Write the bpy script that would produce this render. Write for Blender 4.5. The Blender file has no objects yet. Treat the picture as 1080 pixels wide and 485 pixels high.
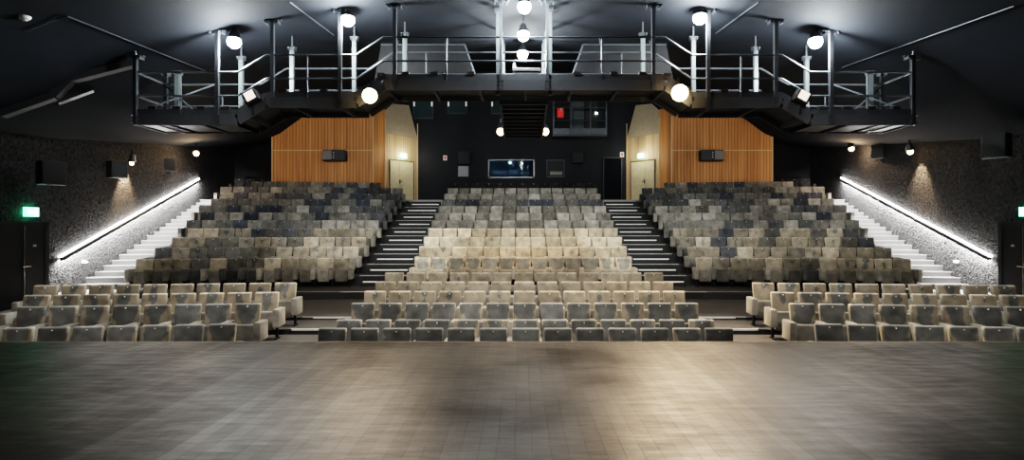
import bpy, bmesh, math, random
from mathutils import Vector, Matrix
R = random.Random(7)
S = bpy.context.scene
COL = S.collection
PI = math.pi
F, VX, VY, CX, CZ = 604.0, 549.0, 242.5, -0.088, 2.60
TH = math.radians(7); TN = math.tan(TH)

def at(px, py, D):
    return Vector(((px-VX)*D/F+CX, D, CZ+(VY-py)*D/F))
def wallx(D): return 11.57+0.123*D

# ------------------------------------------------------------ materials
def newmat(name):
    m = bpy.data.materials.new(name); m.use_nodes = True
    nt = m.node_tree; b = nt.nodes['Principled BSDF']
    return m, nt, b
def simple(name, c, rough=.6, metal=0, spec=.5, emis=None, es=0, bump=None):
    m, nt, b = newmat(name)
    b.inputs['Base Color'].default_value = (*c, 1)
    b.inputs['Roughness'].default_value = rough
    b.inputs['Metallic'].default_value = metal
    b.inputs['Specular IOR Level'].default_value = spec
    if emis:
        b.inputs['Emission Color'].default_value = (*emis, 1)
        b.inputs['Emission Strength'].default_value = es
    N = nt.nodes; L = nt.links
    tc = N.new('ShaderNodeTexCoord')
    n = N.new('ShaderNodeTexNoise'); n.inputs['Scale'].default_value = 6 if not bump else bump[0]
    n.inputs['Detail'].default_value = 5
    L.new(tc.outputs['Object'], n.inputs['Vector'])
    r = N.new('ShaderNodeMapRange'); r.inputs['To Min'].default_value = .78; r.inputs['To Max'].default_value = 1.2
    L.new(n.outputs['Fac'], r.inputs['Value'])
    mx = N.new('ShaderNodeVectorMath'); mx.operation = 'SCALE'
    mx.inputs[0].default_value = c; L.new(r.outputs['Result'], mx.inputs['Scale'])
    L.new(mx.outputs['Vector'], b.inputs['Base Color'])
    if bump:
        bp = N.new('ShaderNodeBump'); bp.inputs['Strength'].default_value = bump[1]
        bp.inputs['Distance'].default_value = bump[2]
        L.new(n.outputs['Fac'], bp.inputs['Height']); L.new(bp.outputs['Normal'], b.inputs['Normal'])
    return m

M = {}
M['metal'] = simple('dark_painted_steel', (.03,.033,.04), .42, .4)
M['post'] = simple('galvanised_post', (.13,.155,.16), .38, .5)
M['postdk'] = simple('grey_steel_post', (.085,.093,.106), .4, .5)
M['rail'] = simple('guard_rail_steel', (.075,.085,.10), .35, .5)
M['black'] = simple('matt_black', (.012,.012,.014), .6)
M['deck'] = simple('catwalk_deck_sheet', (.05,.05,.056), .45, .2)
M['toe'] = simple('toe_board_paint', (.065,.07,.082), .5, .1)
M['led'] = simple('led_strip_light', (1,1,1), .5, emis=(1,.97,.93), es=40)
M['ledlow'] = simple('led_strip_under', (1,1,1), .5, emis=(1,.97,.93), es=9)
M['white_bulb'] = simple('cool_white_bulb', (1,1,1), .5, emis=(.93,1,.96), es=90)
M['warm_bulb'] = simple('warm_bulb', (1,.9,.7), .5, emis=(1,.66,.30), es=14)
M['ceil'] = simple('black_ceiling_paint', (.0065,.0085,.0125), .85, spec=.2, bump=(3,.15,.02))
M['wallblk'] = simple('blue_black_wall', (.007,.008,.012), .6, spec=.3, bump=(8,.2,.01))
M['floor'] = simple('grey_carpet', (.045,.040,.036), .8, bump=(60,.3,.004))
M['riser'] = simple('black_riser', (.010,.010,.012), .55)
M['step'] = simple('grey_step_cover', (.009,.009,.010), .6, bump=(60,.2,.004))
M['nose'] = simple('white_step_nosing', (.55,.53,.50), .45)
M['nosein'] = simple('pale_step_nosing', (.85,.83,.80), .45, emis=(1,.96,.9), es=.18)  # slight emission brightens the step nosings, which are no lamps
M['seatleg'] = simple('black_seat_leg', (.012,.012,.013), .45, .3)
M['plate'] = simple('seat_number_plate', (.75,.73,.70), .3, .6)
M['dark'] = simple('dark_door_paint', (.011,.013,.018), .45)
M['green'] = simple('green_exit_light', (.1,.7,.4), .5, emis=(.12,1,.5), es=5)
M['signw'] = simple('white_sign_print', (1,1,1), .5, emis=(.85,1,.9), es=9)
M['speaker'] = simple('speaker_cabinet_paint', (.014,.014,.016), .55)
M['grille'] = simple('speaker_grille_cloth', (.02,.02,.022), .7, bump=(200,.4,.003))
M['speakerg'] = simple('grey_speaker_front', (.16,.16,.17), .6)
M['white'] = simple('white_plastic', (.7,.7,.7), .4)
M['red'] = simple('red_paint', (.55,.02,.02), .4, emis=(.8,.05,.04), es=.15)  # faint emission added to the paint so the red stays bright
M['yellowdoor'] = simple('pale_yellow_door', (.62,.54,.36), .5)
M['chrome'] = simple('brushed_handle', (.5,.5,.5), .25, 1)
M['glass'] = simple('booth_glass', (.03,.05,.075), .08, 0, .8)
M['frame'] = simple('aluminium_window_frame', (.16,.16,.165), .4, .4)
M['bluewall'] = simple('blue_grey_booth_wall', (.10,.15,.20), .6)
M['pic'] = simple('pale_mottled_panel', (.30,.32,.34), .6, bump=(30,.2,.01))

def wood():
    m, nt, b = newmat('vertical_slat_wood'); N = nt.nodes; L = nt.links
    tc = N.new('ShaderNodeTexCoord'); mp = N.new('ShaderNodeMapping')
    L.new(tc.outputs['Object'], mp.inputs['Vector'])
    w = N.new('ShaderNodeTexWave'); w.wave_type = 'BANDS'; w.bands_direction = 'DIAGONAL'
    mp.inputs['Scale'].default_value = (1,1,0); w.inputs['Scale'].default_value = 4.0
    w.inputs['Distortion'].default_value = 0
    L.new(mp.outputs['Vector'], w.inputs['Vector'])
    n = N.new('ShaderNodeTexNoise'); n.inputs['Scale'].default_value = 1.0; n.inputs['Detail'].default_value = 6
    mp2 = N.new('ShaderNodeMapping'); mp2.inputs['Scale'].default_value = (5,5,.25)
    L.new(tc.outputs['Object'], mp2.inputs['Vector']); L.new(mp2.outputs['Vector'], n.inputs['Vector'])
    cr = N.new('ShaderNodeValToRGB')
    cr.color_ramp.elements[0].position = .3; cr.color_ramp.elements[0].color = (.36,.145,.04,1)
    cr.color_ramp.elements[1].position = .7; cr.color_ramp.elements[1].color = (.60,.28,.10,1)
    L.new(n.outputs['Fac'], cr.inputs['Fac'])
    mr = N.new('ShaderNodeMapRange'); mr.inputs['From Min'].default_value = 0; mr.inputs['From Max'].default_value = .35
    mr.inputs['To Min'].default_value = .55; mr.inputs['To Max'].default_value = 1
    L.new(w.outputs['Fac'], mr.inputs['Value'])
    sc = N.new('ShaderNodeVectorMath'); sc.operation = 'SCALE'
    L.new(cr.outputs['Color'], sc.inputs[0]); L.new(mr.outputs['Result'], sc.inputs['Scale'])
    L.new(sc.outputs['Vector'], b.inputs['Base Color']); b.inputs['Roughness'].default_value = .55
    bp = N.new('ShaderNodeBump'); bp.inputs['Strength'].default_value = .5; bp.inputs['Distance'].default_value = .02
    L.new(w.outputs['Fac'], bp.inputs['Height']); L.new(bp.outputs['Normal'], b.inputs['Normal'])
    return m
M['wood'] = wood()
def pale_wood():
    m = M['wood'].copy(); m.name = 'pale_slat_wood'
    for n in m.node_tree.nodes:
        if n.type == 'VALTORGB':
            n.color_ramp.elements[0].color = (.46,.31,.17,1); n.color_ramp.elements[1].color = (.64,.46,.28,1)
    return m
M['palewood'] = pale_wood()

def stucco():
    m, nt, b = newmat('rough_sprayed_wall'); N = nt.nodes; L = nt.links
    tc = N.new('ShaderNodeTexCoord')
    n = N.new('ShaderNodeTexNoise'); n.inputs['Scale'].default_value = 11; n.inputs['Detail'].default_value = 3
    n.inputs['Roughness'].default_value = .6; n.inputs['Distortion'].default_value = .8
    L.new(tc.outputs['Object'], n.inputs['Vector'])
    mr = N.new('ShaderNodeMapRange'); mr.inputs['From Min'].default_value = .38; mr.inputs['From Max'].default_value = .62
    L.new(n.outputs['Fac'], mr.inputs['Value'])
    cr = N.new('ShaderNodeValToRGB')
    cr.color_ramp.elements[0].color = (.009,.009,.0105,1); cr.color_ramp.elements[1].color = (.042,.042,.046,1)
    L.new(mr.outputs['Result'], cr.inputs['Fac']); L.new(cr.outputs['Color'], b.inputs['Base Color'])
    bp = N.new('ShaderNodeBump'); bp.inputs['Strength'].default_value = 1; bp.inputs['Distance'].default_value = .05
    L.new(mr.outputs['Result'], bp.inputs['Height']); L.new(bp.outputs['Normal'], b.inputs['Normal'])
    b.inputs['Roughness'].default_value = .8; b.inputs['Specular IOR Level'].default_value=.2
    return m
M['stucco'] = stucco()

def stage():
    m, nt, b = newmat('worn_black_stage_boards'); N = nt.nodes; L = nt.links
    tc = N.new('ShaderNodeTexCoord')
    mp = N.new('ShaderNodeMapping'); mp.inputs['Rotation'].default_value = (0,0,PI/2)
    L.new(tc.outputs['Object'], mp.inputs['Vector'])
    br = N.new('ShaderNodeTexBrick'); br.inputs['Scale'].default_value = 1
    br.inputs['Brick Width'].default_value = 7; br.inputs['Row Height'].default_value = .13
    br.inputs['Mortar Size'].default_value = .0025; br.inputs['Mortar Smooth'].default_value = .3
    br.inputs['Color1'].default_value = (.84,.84,.84,1); br.inputs['Color2'].default_value = (1.08,1.08,1.08,1)
    br.inputs['Mortar'].default_value = (.55,.55,.55,1)
    L.new(mp.outputs['Vector'], br.inputs['Vector'])
    # large tonal drift
    n1 = N.new('ShaderNodeTexNoise'); n1.inputs['Scale'].default_value = .55; n1.inputs['Detail'].default_value = 7
    L.new(tc.outputs['Object'], n1.inputs['Vector'])
    # scratches dragged across the boards
    mp2 = N.new('ShaderNodeMapping'); mp2.inputs['Scale'].default_value = (2,9,1); mp2.inputs['Rotation'].default_value=(0,0,.35)
    L.new(tc.outputs['Object'], mp2.inputs['Vector'])
    n2 = N.new('ShaderNodeTexNoise'); n2.inputs['Scale'].default_value = 1.6; n2.inputs['Detail'].default_value = 9
    n2.inputs['Roughness'].default_value = .7
    L.new(mp2.outputs['Vector'], n2.inputs['Vector'])
    mp3 = N.new('ShaderNodeMapping'); mp3.inputs['Scale'].default_value = (22,5,1); mp3.inputs['Rotation'].default_value=(0,0,-.12)
    L.new(tc.outputs['Object'], mp3.inputs['Vector'])
    n3 = N.new('ShaderNodeTexNoise'); n3.inputs['Scale'].default_value = 1.2; n3.inputs['Detail'].default_value = 9
    L.new(mp3.outputs['Vector'], n3.inputs['Vector'])
    cr = N.new('ShaderNodeValToRGB')
    cr.color_ramp.elements[0].position=.35; cr.color_ramp.elements[0].color = (.004,.0036,.0034,1)
    cr.color_ramp.elements[1].position=.72; cr.color_ramp.elements[1].color = (.022,.0165,.012,1)
    L.new(n1.outputs['Fac'], cr.inputs['Fac'])
    mr = N.new('ShaderNodeMapRange'); mr.inputs['From Min'].default_value=.62; mr.inputs['From Max'].default_value=.78
    mr.inputs['To Max'].default_value = .07
    L.new(n2.outputs['Fac'], mr.inputs['Value'])
    v = N.new('ShaderNodeVectorMath'); v.operation='MULTIPLY'
    L.new(cr.outputs['Color'], v.inputs[0]); L.new(br.outputs['Color'], v.inputs[1])
    m3 = N.new('ShaderNodeMapRange'); m3.inputs['From Min'].default_value=.3; m3.inputs['From Max'].default_value=.7
    m3.inputs['To Min'].default_value=.75; m3.inputs['To Max'].default_value=1.2
    L.new(n3.outputs['Fac'], m3.inputs['Value'])
    vs = N.new('ShaderNodeVectorMath'); vs.operation='SCALE'
    L.new(v.outputs['Vector'], vs.inputs[0]); L.new(m3.outputs['Result'], vs.inputs['Scale'])
    va = N.new('ShaderNodeVectorMath'); va.operation='ADD'
    L.new(vs.outputs['Vector'], va.inputs[0]); L.new(mr.outputs['Result'], va.inputs[1])
    L.new(va.outputs['Vector'], b.inputs['Base Color'])
    rr = N.new('ShaderNodeMapRange'); rr.inputs['From Min'].default_value=.3; rr.inputs['From Max'].default_value=.7
    rr.inputs['To Min'].default_value=.38; rr.inputs['To Max'].default_value=.54
    rm = N.new('ShaderNodeMath'); rm.operation='MULTIPLY'
    bw = N.new('ShaderNodeMapRange'); bw.inputs['From Min'].default_value=.35; bw.inputs['From Max'].default_value=1.15; bw.inputs['To Min'].default_value=1.12; bw.inputs['To Max'].default_value=.9
    L.new(br.outputs['Color'], bw.inputs['Value'])
    n4 = N.new('ShaderNodeTexNoise'); n4.inputs['Scale'].default_value=1.3; n4.inputs['Detail'].default_value=8; L.new(mp2.outputs['Vector'], n4.inputs['Vector'])
    L.new(n4.outputs['Fac'], rr.inputs['Value']); L.new(rr.outputs['Result'], rm.inputs[0]); L.new(bw.outputs['Result'], rm.inputs[1])
    L.new(rm.outputs[0], b.inputs['Roughness'])
    ns_ = N.new('ShaderNodeMapRange'); ns_.inputs['From Min'].default_value=.35; ns_.inputs['From Max'].default_value=.65; ns_.inputs['To Min'].default_value=.06; ns_.inputs['To Max'].default_value=.27
    L.new(n1.outputs['Fac'], ns_.inputs['Value'])
    nm_ = N.new('ShaderNodeMath'); nm_.operation='MULTIPLY'; L.new(ns_.outputs['Result'], nm_.inputs[0]); L.new(br.outputs['Color'], nm_.inputs[1])
    L.new(nm_.outputs[0], b.inputs['Specular IOR Level'])
    b.inputs['Specular IOR Level'].default_value = .2
    bp = N.new('ShaderNodeBump'); bp.inputs['Strength'].default_value=.6; bp.inputs['Distance'].default_value=.008
    ad = N.new('ShaderNodeMath'); ad.operation='ADD'
    L.new(br.outputs['Fac'], ad.inputs[0]); ad.inputs[0].default_value=0
    inv = N.new('ShaderNodeMath'); inv.operation='SUBTRACT'
    L.new(n2.outputs['Fac'], inv.inputs[0]); L.new(br.outputs['Fac'], inv.inputs[1])
    L.new(inv.outputs['Value'], bp.inputs['Height']); L.new(bp.outputs['Normal'], b.inputs['Normal'])
    return m
M['stage'] = stage()

def velour(name, patch, attr=False):
    m, nt, b = newmat(name); N = nt.nodes; L = nt.links
    if attr:
        src = N.new('ShaderNodeAttribute'); src.attribute_name = 'tone'; colout = src.outputs['Color']; rnd = None
    else:
        src = N.new('ShaderNodeObjectInfo'); colout = src.outputs['Color']; rnd = src.outputs['Random']
    tc = N.new('ShaderNodeTexCoord')
    n = N.new('ShaderNodeTexNoise'); n.inputs['Scale'].default_value = 4.5; n.inputs['Detail'].default_value = 4
    if rnd is not None:
        n.noise_dimensions = '4D'
        mm = N.new('ShaderNodeMath'); mm.operation='MULTIPLY'; mm.inputs[1].default_value = 37
        L.new(rnd, mm.inputs[0]); L.new(mm.outputs[0], n.inputs['W'])
    L.new(tc.outputs['Object'], n.inputs['Vector'])
    r = N.new('ShaderNodeMapRange'); r.inputs['From Min'].default_value=.3; r.inputs['From Max'].default_value=.7
    r.inputs['To Min'].default_value=.6; r.inputs['To Max'].default_value=1.3
    L.new(n.outputs['Fac'], r.inputs['Value'])
    s = N.new('ShaderNodeVectorMath'); s.operation='SCALE'
    L.new(colout, s.inputs[0]); L.new(r.outputs['Result'], s.inputs['Scale'])
    out = s.outputs['Vector']
    if patch:
        sep = N.new('ShaderNodeSeparateXYZ'); L.new(tc.outputs['Generated'], sep.inputs[0])
        def math1(op, a, bb=None, cc=None):
            q = N.new('ShaderNodeMath'); q.operation = op
            for i, v in enumerate((a, bb, cc)):
                if v is None: continue
                if isinstance(v, (int, float)): q.inputs[i].default_value = v
                else: L.new(v, q.inputs[i])
            return q.outputs[0]
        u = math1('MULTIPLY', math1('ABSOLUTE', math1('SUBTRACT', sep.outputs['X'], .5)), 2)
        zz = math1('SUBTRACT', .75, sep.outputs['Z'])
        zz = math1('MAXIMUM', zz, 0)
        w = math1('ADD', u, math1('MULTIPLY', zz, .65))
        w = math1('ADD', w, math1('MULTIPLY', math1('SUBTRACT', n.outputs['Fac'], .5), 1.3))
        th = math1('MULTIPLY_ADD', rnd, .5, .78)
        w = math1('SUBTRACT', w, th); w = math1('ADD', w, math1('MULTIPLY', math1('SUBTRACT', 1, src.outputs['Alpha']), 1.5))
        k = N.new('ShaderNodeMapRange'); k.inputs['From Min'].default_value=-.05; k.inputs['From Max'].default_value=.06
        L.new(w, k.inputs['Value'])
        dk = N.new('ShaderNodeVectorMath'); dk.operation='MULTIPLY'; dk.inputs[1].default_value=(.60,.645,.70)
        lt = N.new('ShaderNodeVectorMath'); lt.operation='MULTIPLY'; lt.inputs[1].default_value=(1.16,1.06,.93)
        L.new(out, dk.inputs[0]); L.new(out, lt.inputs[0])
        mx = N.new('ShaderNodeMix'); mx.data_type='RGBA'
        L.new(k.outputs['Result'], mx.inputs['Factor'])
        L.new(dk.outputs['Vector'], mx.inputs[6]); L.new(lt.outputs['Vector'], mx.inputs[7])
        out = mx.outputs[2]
        # brightened top edge and sides of the upholstery, a piping effect in the colour
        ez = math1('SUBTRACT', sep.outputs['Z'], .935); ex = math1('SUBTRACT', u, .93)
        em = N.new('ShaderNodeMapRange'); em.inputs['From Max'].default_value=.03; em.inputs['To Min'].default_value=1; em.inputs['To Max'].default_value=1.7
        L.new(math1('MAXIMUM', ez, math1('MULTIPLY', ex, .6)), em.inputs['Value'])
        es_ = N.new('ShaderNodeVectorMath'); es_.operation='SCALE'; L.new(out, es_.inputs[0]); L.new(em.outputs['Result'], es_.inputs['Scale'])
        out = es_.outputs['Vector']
    L.new(out, b.inputs['Base Color'])
    b.inputs['Roughness'].default_value = .85; b.inputs['Specular IOR Level'].default_value = .15
    b.inputs['Sheen Weight'].default_value = .35; b.inputs['Sheen Roughness'].default_value = .4
    b.inputs['Sheen Tint'].default_value = (.9,.8,.65,1)
    return m
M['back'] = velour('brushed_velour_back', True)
M['velour'] = velour('plain_velour', False)
M['velattr'] = velour('plain_velour_mass', False, True)

# ------------------------------------------------------------ mesh builder
class MB:
    def __init__(self): self.v = []; self.f = []
    def add(self, vs, fs):
        o = len(self.v); self.v += [tuple(p) for p in vs]; self.f += [tuple(i+o for i in f) for f in fs]; return self
    def box(self, a, b, mat=None):
        vs = [Vector((x,y,z)) for x in (a[0],b[0]) for y in (a[1],b[1]) for z in (a[2],b[2])]
        if mat is not None: vs = [mat @ p for p in vs]
        return self.add(vs, [(0,1,3,2),(4,6,7,5),(0,4,5,1),(2,3,7,6),(0,2,6,4),(1,5,7,3)])
    def cbox(self, c, s, rz=0, rx=0, ry=0):
        m = Matrix.Translation(c) @ Matrix.Rotation(rz,4,'Z') @ Matrix.Rotation(ry,4,'Y') @ Matrix.Rotation(rx,4,'X')
        h = [q/2 for q in s]
        return self.box((-h[0],-h[1],-h[2]), h, m)
    def tube(self, p, q, r, n=8, r2=None):
        p = Vector(p); q = Vector(q); d = (q-p).normalized()
        u = d.cross(Vector((0,0,1)));
        if u.length < 1e-4: u = Vector((1,0,0))
        u.normalize(); w = d.cross(u); r2 = r if r2 is None else r2
        vs = [p+(u*math.cos(2*PI*i/n)+w*math.sin(2*PI*i/n))*r for i in range(n)] + [q+(u*math.cos(2*PI*i/n)+w*math.sin(2*PI*i/n))*r2 for i in range(n)]
        fs = [(i,(i+1)%n,(i+1)%n+n,i+n) for i in range(n)] + [tuple(range(n))[::-1], tuple(range(n,2*n))]
        return self.add(vs, fs)
    def beam(self, p, q, w, h):      # rectangular bar, w horizontal, h roughly vertical
        p = Vector(p); q = Vector(q); d = (q-p).normalized()
        u = d.cross(Vector((0,0,1)))
        if u.length < 1e-4: u = Vector((1,0,0))
        u.normalize(); t = u.cross(d)
        vs = [b+u*i*w/2+t*j*h/2 for b in (p,q) for i in (-1,1) for j in (-1,1)]
        return self.add(vs, [(0,1,3,2),(4,6,7,5),(0,4,5,1),(2,3,7,6),(0,2,6,4),(1,5,7,3)])
    def prism(self, poly, z0, z1):
        n = len(poly)
        vs = [(x,y,z0) for x,y in poly]+[(x,y,z1) for x,y in poly]
        return self.add(vs, [(i,(i+1)%n,(i+1)%n+n,i+n) for i in range(n)]+[tuple(range(n))[::-1], tuple(range(n,2*n))])
    def ball(self, c, r, n=10, sz=1):
        vs = []; fs = []
        m = n//2
        for j in range(1,m):
            for i in range(n):
                a = PI*j/m; t = 2*PI*i/n
                vs.append((c[0]+r*math.sin(a)*math.cos(t), c[1]+r*math.sin(a)*math.sin(t), c[2]+r*sz*math.cos(a)))
        vs += [(c[0],c[1],c[2]+r*sz),(c[0],c[1],c[2]-r*sz)]
        T = len(vs)-2
        for j in range(m-2):
            for i in range(n): fs.append((j*n+i,(j+1)*n+i,(j+1)*n+(i+1)%n,j*n+(i+1)%n))
        for i in range(n):
            fs.append((T,i,(i+1)%n)); fs.append((T+1,(m-2)*n+(i+1)%n,(m-2)*n+i))
        return self.add(vs, fs)
    def mesh(self, name, bevel=0, seg=2, smooth=False):
        me = bpy.data.meshes.new(name); me.from_pydata(self.v, [], self.f); 
        bm = bmesh.new(); bm.from_mesh(me)
        bmesh.ops.recalc_face_normals(bm, faces=bm.faces)
        if bevel: bmesh.ops.bevel(bm, geom=list(bm.edges), offset=bevel, segments=seg, affect='EDGES', profile=.5)
        if smooth:
            for f in bm.faces: f.smooth = True
        bm.to_mesh(me); bm.free()
        return me
    def build(self, name, mat, parent=None, bevel=0, seg=2, smooth=False, kind=None):
        me = self.mesh(name, bevel, seg, smooth); me.materials.append(mat)
        o = bpy.data.objects.new(name, me); COL.objects.link(o)
        if parent is not None: o.parent = parent
        if kind: o['kind'] = kind
        return o
def tag(o, label, cat, group=None):
    o['label'] = label; o['category'] = cat
    if group: o['group'] = group
    return o
def thing(name, label, cat, loc=(0,0,0), rz=0, group=None):
    o = bpy.data.objects.new(name, None); COL.objects.link(o)
    o.location = loc; o.rotation_euler = (0,0,rz); o.empty_display_size=.1
    return tag(o, label, cat, group)
def light(name, parent, loc, power, color, radius=.08, typ='POINT', rot=None, size=1.2, blend=.6):
    l = bpy.data.lights.new(name, typ); l.energy = power; l.color = color
    if typ in ('POINT','SPOT'): l.shadow_soft_size = radius
    if typ == 'SPOT': l.spot_size = size; l.spot_blend = blend
    o = bpy.data.objects.new(name, l); COL.objects.link(o); o.location = loc
    if rot is not None: o.rotation_euler = rot
    if parent is not None: o.parent = parent
    return o
def aim(d):
    return Vector(d).to_track_quat('-Z','Y').to_euler()

# ------------------------------------------------------------ room shell
STZ = 1.02      # stage height
STD = CZ-STZ    # camera above stage
SED = STD*F/(360.6-VY)    # distance of stage front edge
m = MB(); m.box((-13,-3,STZ-.06),(13,SED,STZ)); m.build('floor', M['stage'], kind='structure')
m = MB(); m.box((-13,SED-.25,-.02),(13,SED-.03,STZ-.062)); m.build('wall_stage_front', M['riser'], kind='structure')
m = MB(); m.box((-13,SED-.001,STZ-.05),(13,SED+.02,STZ+.004)); m.build('trim_1', simple('stage_edge_wood',(.30,.24,.18),.45), kind='structure')

# front auditorium floor levels
LV = [(-2.60+CZ, SED), (-2.36+CZ, 10.5), (-2.23+CZ, 11.35), (-2.12+CZ, 12.25), (-2.06+CZ, 13.53)]
def edge(D, xin, s, xo=None):
    """plan points of a tier edge on one side: straight to xin then swung forward by 7 degrees to the wall"""
    # intersection with wall |x| = 11.57+.123 y ; y = D-(|x|-xin)*TN
    x = (11.57+.123*(D+xin*TN))/(1+.123*TN)
    if xo is not None: x = xo
    return (s*xin, D), (s*x, D-(x-xin)*TN)
def tier_poly(D0, D1, xin, half=None, gap=0):
    a0, a1 = edge(D0, xin, -1); b0, b1 = edge(D0, xin, 1)
    c0, c1 = edge(D1, xin, 1); d0, d1 = edge(D1, xin, -1)
    return [a1, a0, b0, b1, c1, c0, d0, d1]
fl = MB()
fl.box((-13.6,SED-.2,-.1),(13.6,30.6,0))
fl.build('floor_front', M['floor'], kind='structure')
# side blocks and cross aisle (steps)
ns = MB(); 
for k in range(1,5):
    z, D = LV[k]
    mm = MB()
    if k < 4:
        for s in (-1,1):
            (a0,a1) = edge(D,4.95,s); (c0,c1) = edge(13.6,4.95,s)
            mm.prism([(s*3.66,D),a0,a1,c1,c0,(s*3.66,13.6)], .0 if k==1 else LV[k-1][0], z)
            ns.box((min(s*3.7,s*5.0),D-.005,z-.03),(max(s*3.7,s*5.0),D+.05,z+.004))
    else:
        mm.prism(tier_poly(D,17.6,4.95), 0, z)
        for s in (-1,1): ns.box((min(s*3.7,s*5.25),D-.005,z-.03),(max(s*3.7,s*5.25),D+.05,z+.004))
    mm.build('floor_tier', M['floor'] , kind='structure')
# centre block platforms
CB = [-1.676, -1.68, -1.488, -1.349, -1.226, -1.083]
CD = [9.75+.958*k for k in range(6)]
cf = MB(); prev = 0
for k in range(2,6):
    z = CB[k]-.93+CZ
    cf.box((-3.72,CD[k]-.60,.0),(3.72,CD[5]+.35,z))
    cf_z = z
cf.build('floor_centre_tier', M['floor'], kind='structure')
# darker risers of the aisle steps
rs = MB()
for k in range(1,5):
    z, D = LV[k]; zl = LV[k-1][0]
    for s in (-1,1): rs.box((min(s*3.72,s*5.2),D-.012,zl+.001),(max(s*3.72,s*5.2),D-.001,z-.03))
rs.build('trim_2', M['riser'], kind='structure')
ns.build('trim_3', M['nose'], kind='structure')

# tribune rows
TD = [18.8+.933*k for k in range(12)]
TT = [-.909+.322*k for k in range(12)]
TZ = [t-.93+CZ for t in TT]
XI = 5.35
tb = MB(); tr = MB(); tn = MB(); sd = MB(); sn = MB(); ih = MB()
def front(k): return 17.1 if k == 0 else TD[k]-.62
for k in range(11):
    D0 = front(k); D1 = front(k+1) if k < 10 else 30.6
    if k == 10: D1 = 30.6
    zb = 0 if k == 0 else TZ[k-1]-.02
    tb.prism(tier_poly(D0, D1+.02, XI), zb, TZ[k])
    zl = LV[4][0] if k == 0 else TZ[k-1]
    # riser cladding in front of every tier
    (a0,a1) = edge(D0-.012,XI,-1); (b0,b1) = edge(D0-.012,XI,1); (c0,c1)=edge(D0-.001,XI,1); (d0,d1)=edge(D0-.001,XI,-1)
    tr.prism([a1,a0,b0,b1,c1,c0,d0,d1], zl, TZ[k]-.04)
    for s in (-1,1):
        # thin pale nosing full width of the aisle, and inset half step with a bright nosing
        tn.box((min(s*3.70,s*(5.45 if k else 8.6)),D0-.015,TZ[k]-.012),(max(s*3.70,s*(5.45 if k else 8.6)),D0+.02,TZ[k]+.004))
        hz = (zl+TZ[k])/2
        if k==0: continue
        ih.box((min(s*3.78,s*5.30),D0-.47,zl),(max(s*3.78,s*5.30),D0-.016,hz))
        sn.box((min(s*3.95,s*5.22),D0-.478,hz-.028),(max(s*3.95,s*5.22),D0-.44,hz+.004))
tb.build('floor_tribune', M['floor'], kind='structure')
tr.build('trim_4', M['riser'], kind='structure')
tn.build('trim_5', M['nose'], kind='structure')
ih.build('floor_aisle_steps', M['riser'], kind='structure')
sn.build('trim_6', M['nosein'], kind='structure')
# rear landing behind the last row
m = MB(); m.box((-7.2,28.45,TZ[10]-.1),(7.2,30.6,TZ[10]+.12)); m.build('floor_landing', simple('pale_landing',(.35,.32,.28),.6), kind='structure')

# side stairs
NS = [12,12,12,12,13,13,14,14,14,15,13]
PIV = 5.65
def outer(k):
    n = NS[k]; L = n*.55+.12
    return PIV+L*math.cos(TH)
ss = MB(); sno = MB()
for k in range(11):
    D0 = front(k); zl = LV[4][0] if k == 0 else TZ[k-1]
    if k==10: xo = 13.5
    else: xo = outer(k)+.03
    for s in (-1,1):
        xo2 = outer(max(k-1,0))+.05
        for (off, z0, z1) in ((0, (zl+TZ[k])/2, TZ[k]+.012), (-.467, zl+.001, (zl+TZ[k])/2)):
            Da = D0+off-(.03 if off==0 else 0); Db = Da+.467
            X0 = xo if off == 0 else max(xo2, outer(max(k-1,0))+.03)
            ya = lambda D,x: D-(x-XI)*TN
            xwa = edge(Da,XI,1)[1][0]; xwb = edge(Db,XI,1)[1][0]
            ss.prism([(s*X0,ya(Da,X0)),(s*xwa,ya(Da,xwa)),(s*xwb,ya(Db,xwb)),(s*X0,ya(Db,X0))], z0, z1)
            sno.prism([(s*X0,ya(Da-.02,X0)),(s*xwa,ya(Da-.02,xwa)),(s*xwa,ya(Da+.07,xwa)),(s*X0,ya(Da+.07,X0))], z1-.018, z1+.006)
ss.build('floor_side_steps', M['step'], kind='structure')
sno.build('trim_7', simple('side_step_nosing',(.07,.07,.073),.5), kind='structure')

# ceiling
PX = [(0,5.66),(3.2,5.52),(4.5,5.42),(6.1,5.16),(7.5,4.9),(9.6,4.34),(11.2,3.6),(12.6,2.85),(16,2.3)]
def cz(x, D):
    x = abs(x)
    for (x0,z0),(x1,z1) in zip(PX,PX[1:]):
        if x <= x1: z = z0+(z1-z0)*(x-x0)/(x1-x0); break
    else: z = PX[-1][1]
    t = max(0, D-16.8); k = .21 if x < 8 else .21-.07*min(1,(x-8)/4)
    lo = -.35*max(0,(17-D))/4 if x > 11 else 0
    return CZ+z+t*k + (max(lo,-.9))
cm = MB(); xs = [x*.8-16 for x in range(41)]; ds = [-3,0,4,8,12,14,15,16,16.8,18,20,22,24,26,28,30.6]
vs = [(x,d,cz(x,d)) for d in ds for x in xs]; n = len(xs)
cm.add(vs, [(j*n+i,j*n+i+1,(j+1)*n+i+1,(j+1)*n+i) for j in range(len(ds)-1) for i in range(n-1)])
cm.build('ceiling', M['ceil'], kind='structure', smooth=True)
# side walls
for s, nm in ((-1,'wall_left'),(1,'wall_right')):
    m = MB(); a, b = wallx(-3), wallx(30.6)
    m.prism([(s*a,-3),(s*b,30.6),(s*(b+.3),30.6),(s*(a+.3),-3)], -.1, 8)
    m.build(nm, M['stucco'], kind='structure')
m = MB(); m.box((-16,30.5,-.1),(16,30.8,11.5)); m.build('wall_back', M['wallblk'], kind='structure')

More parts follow.
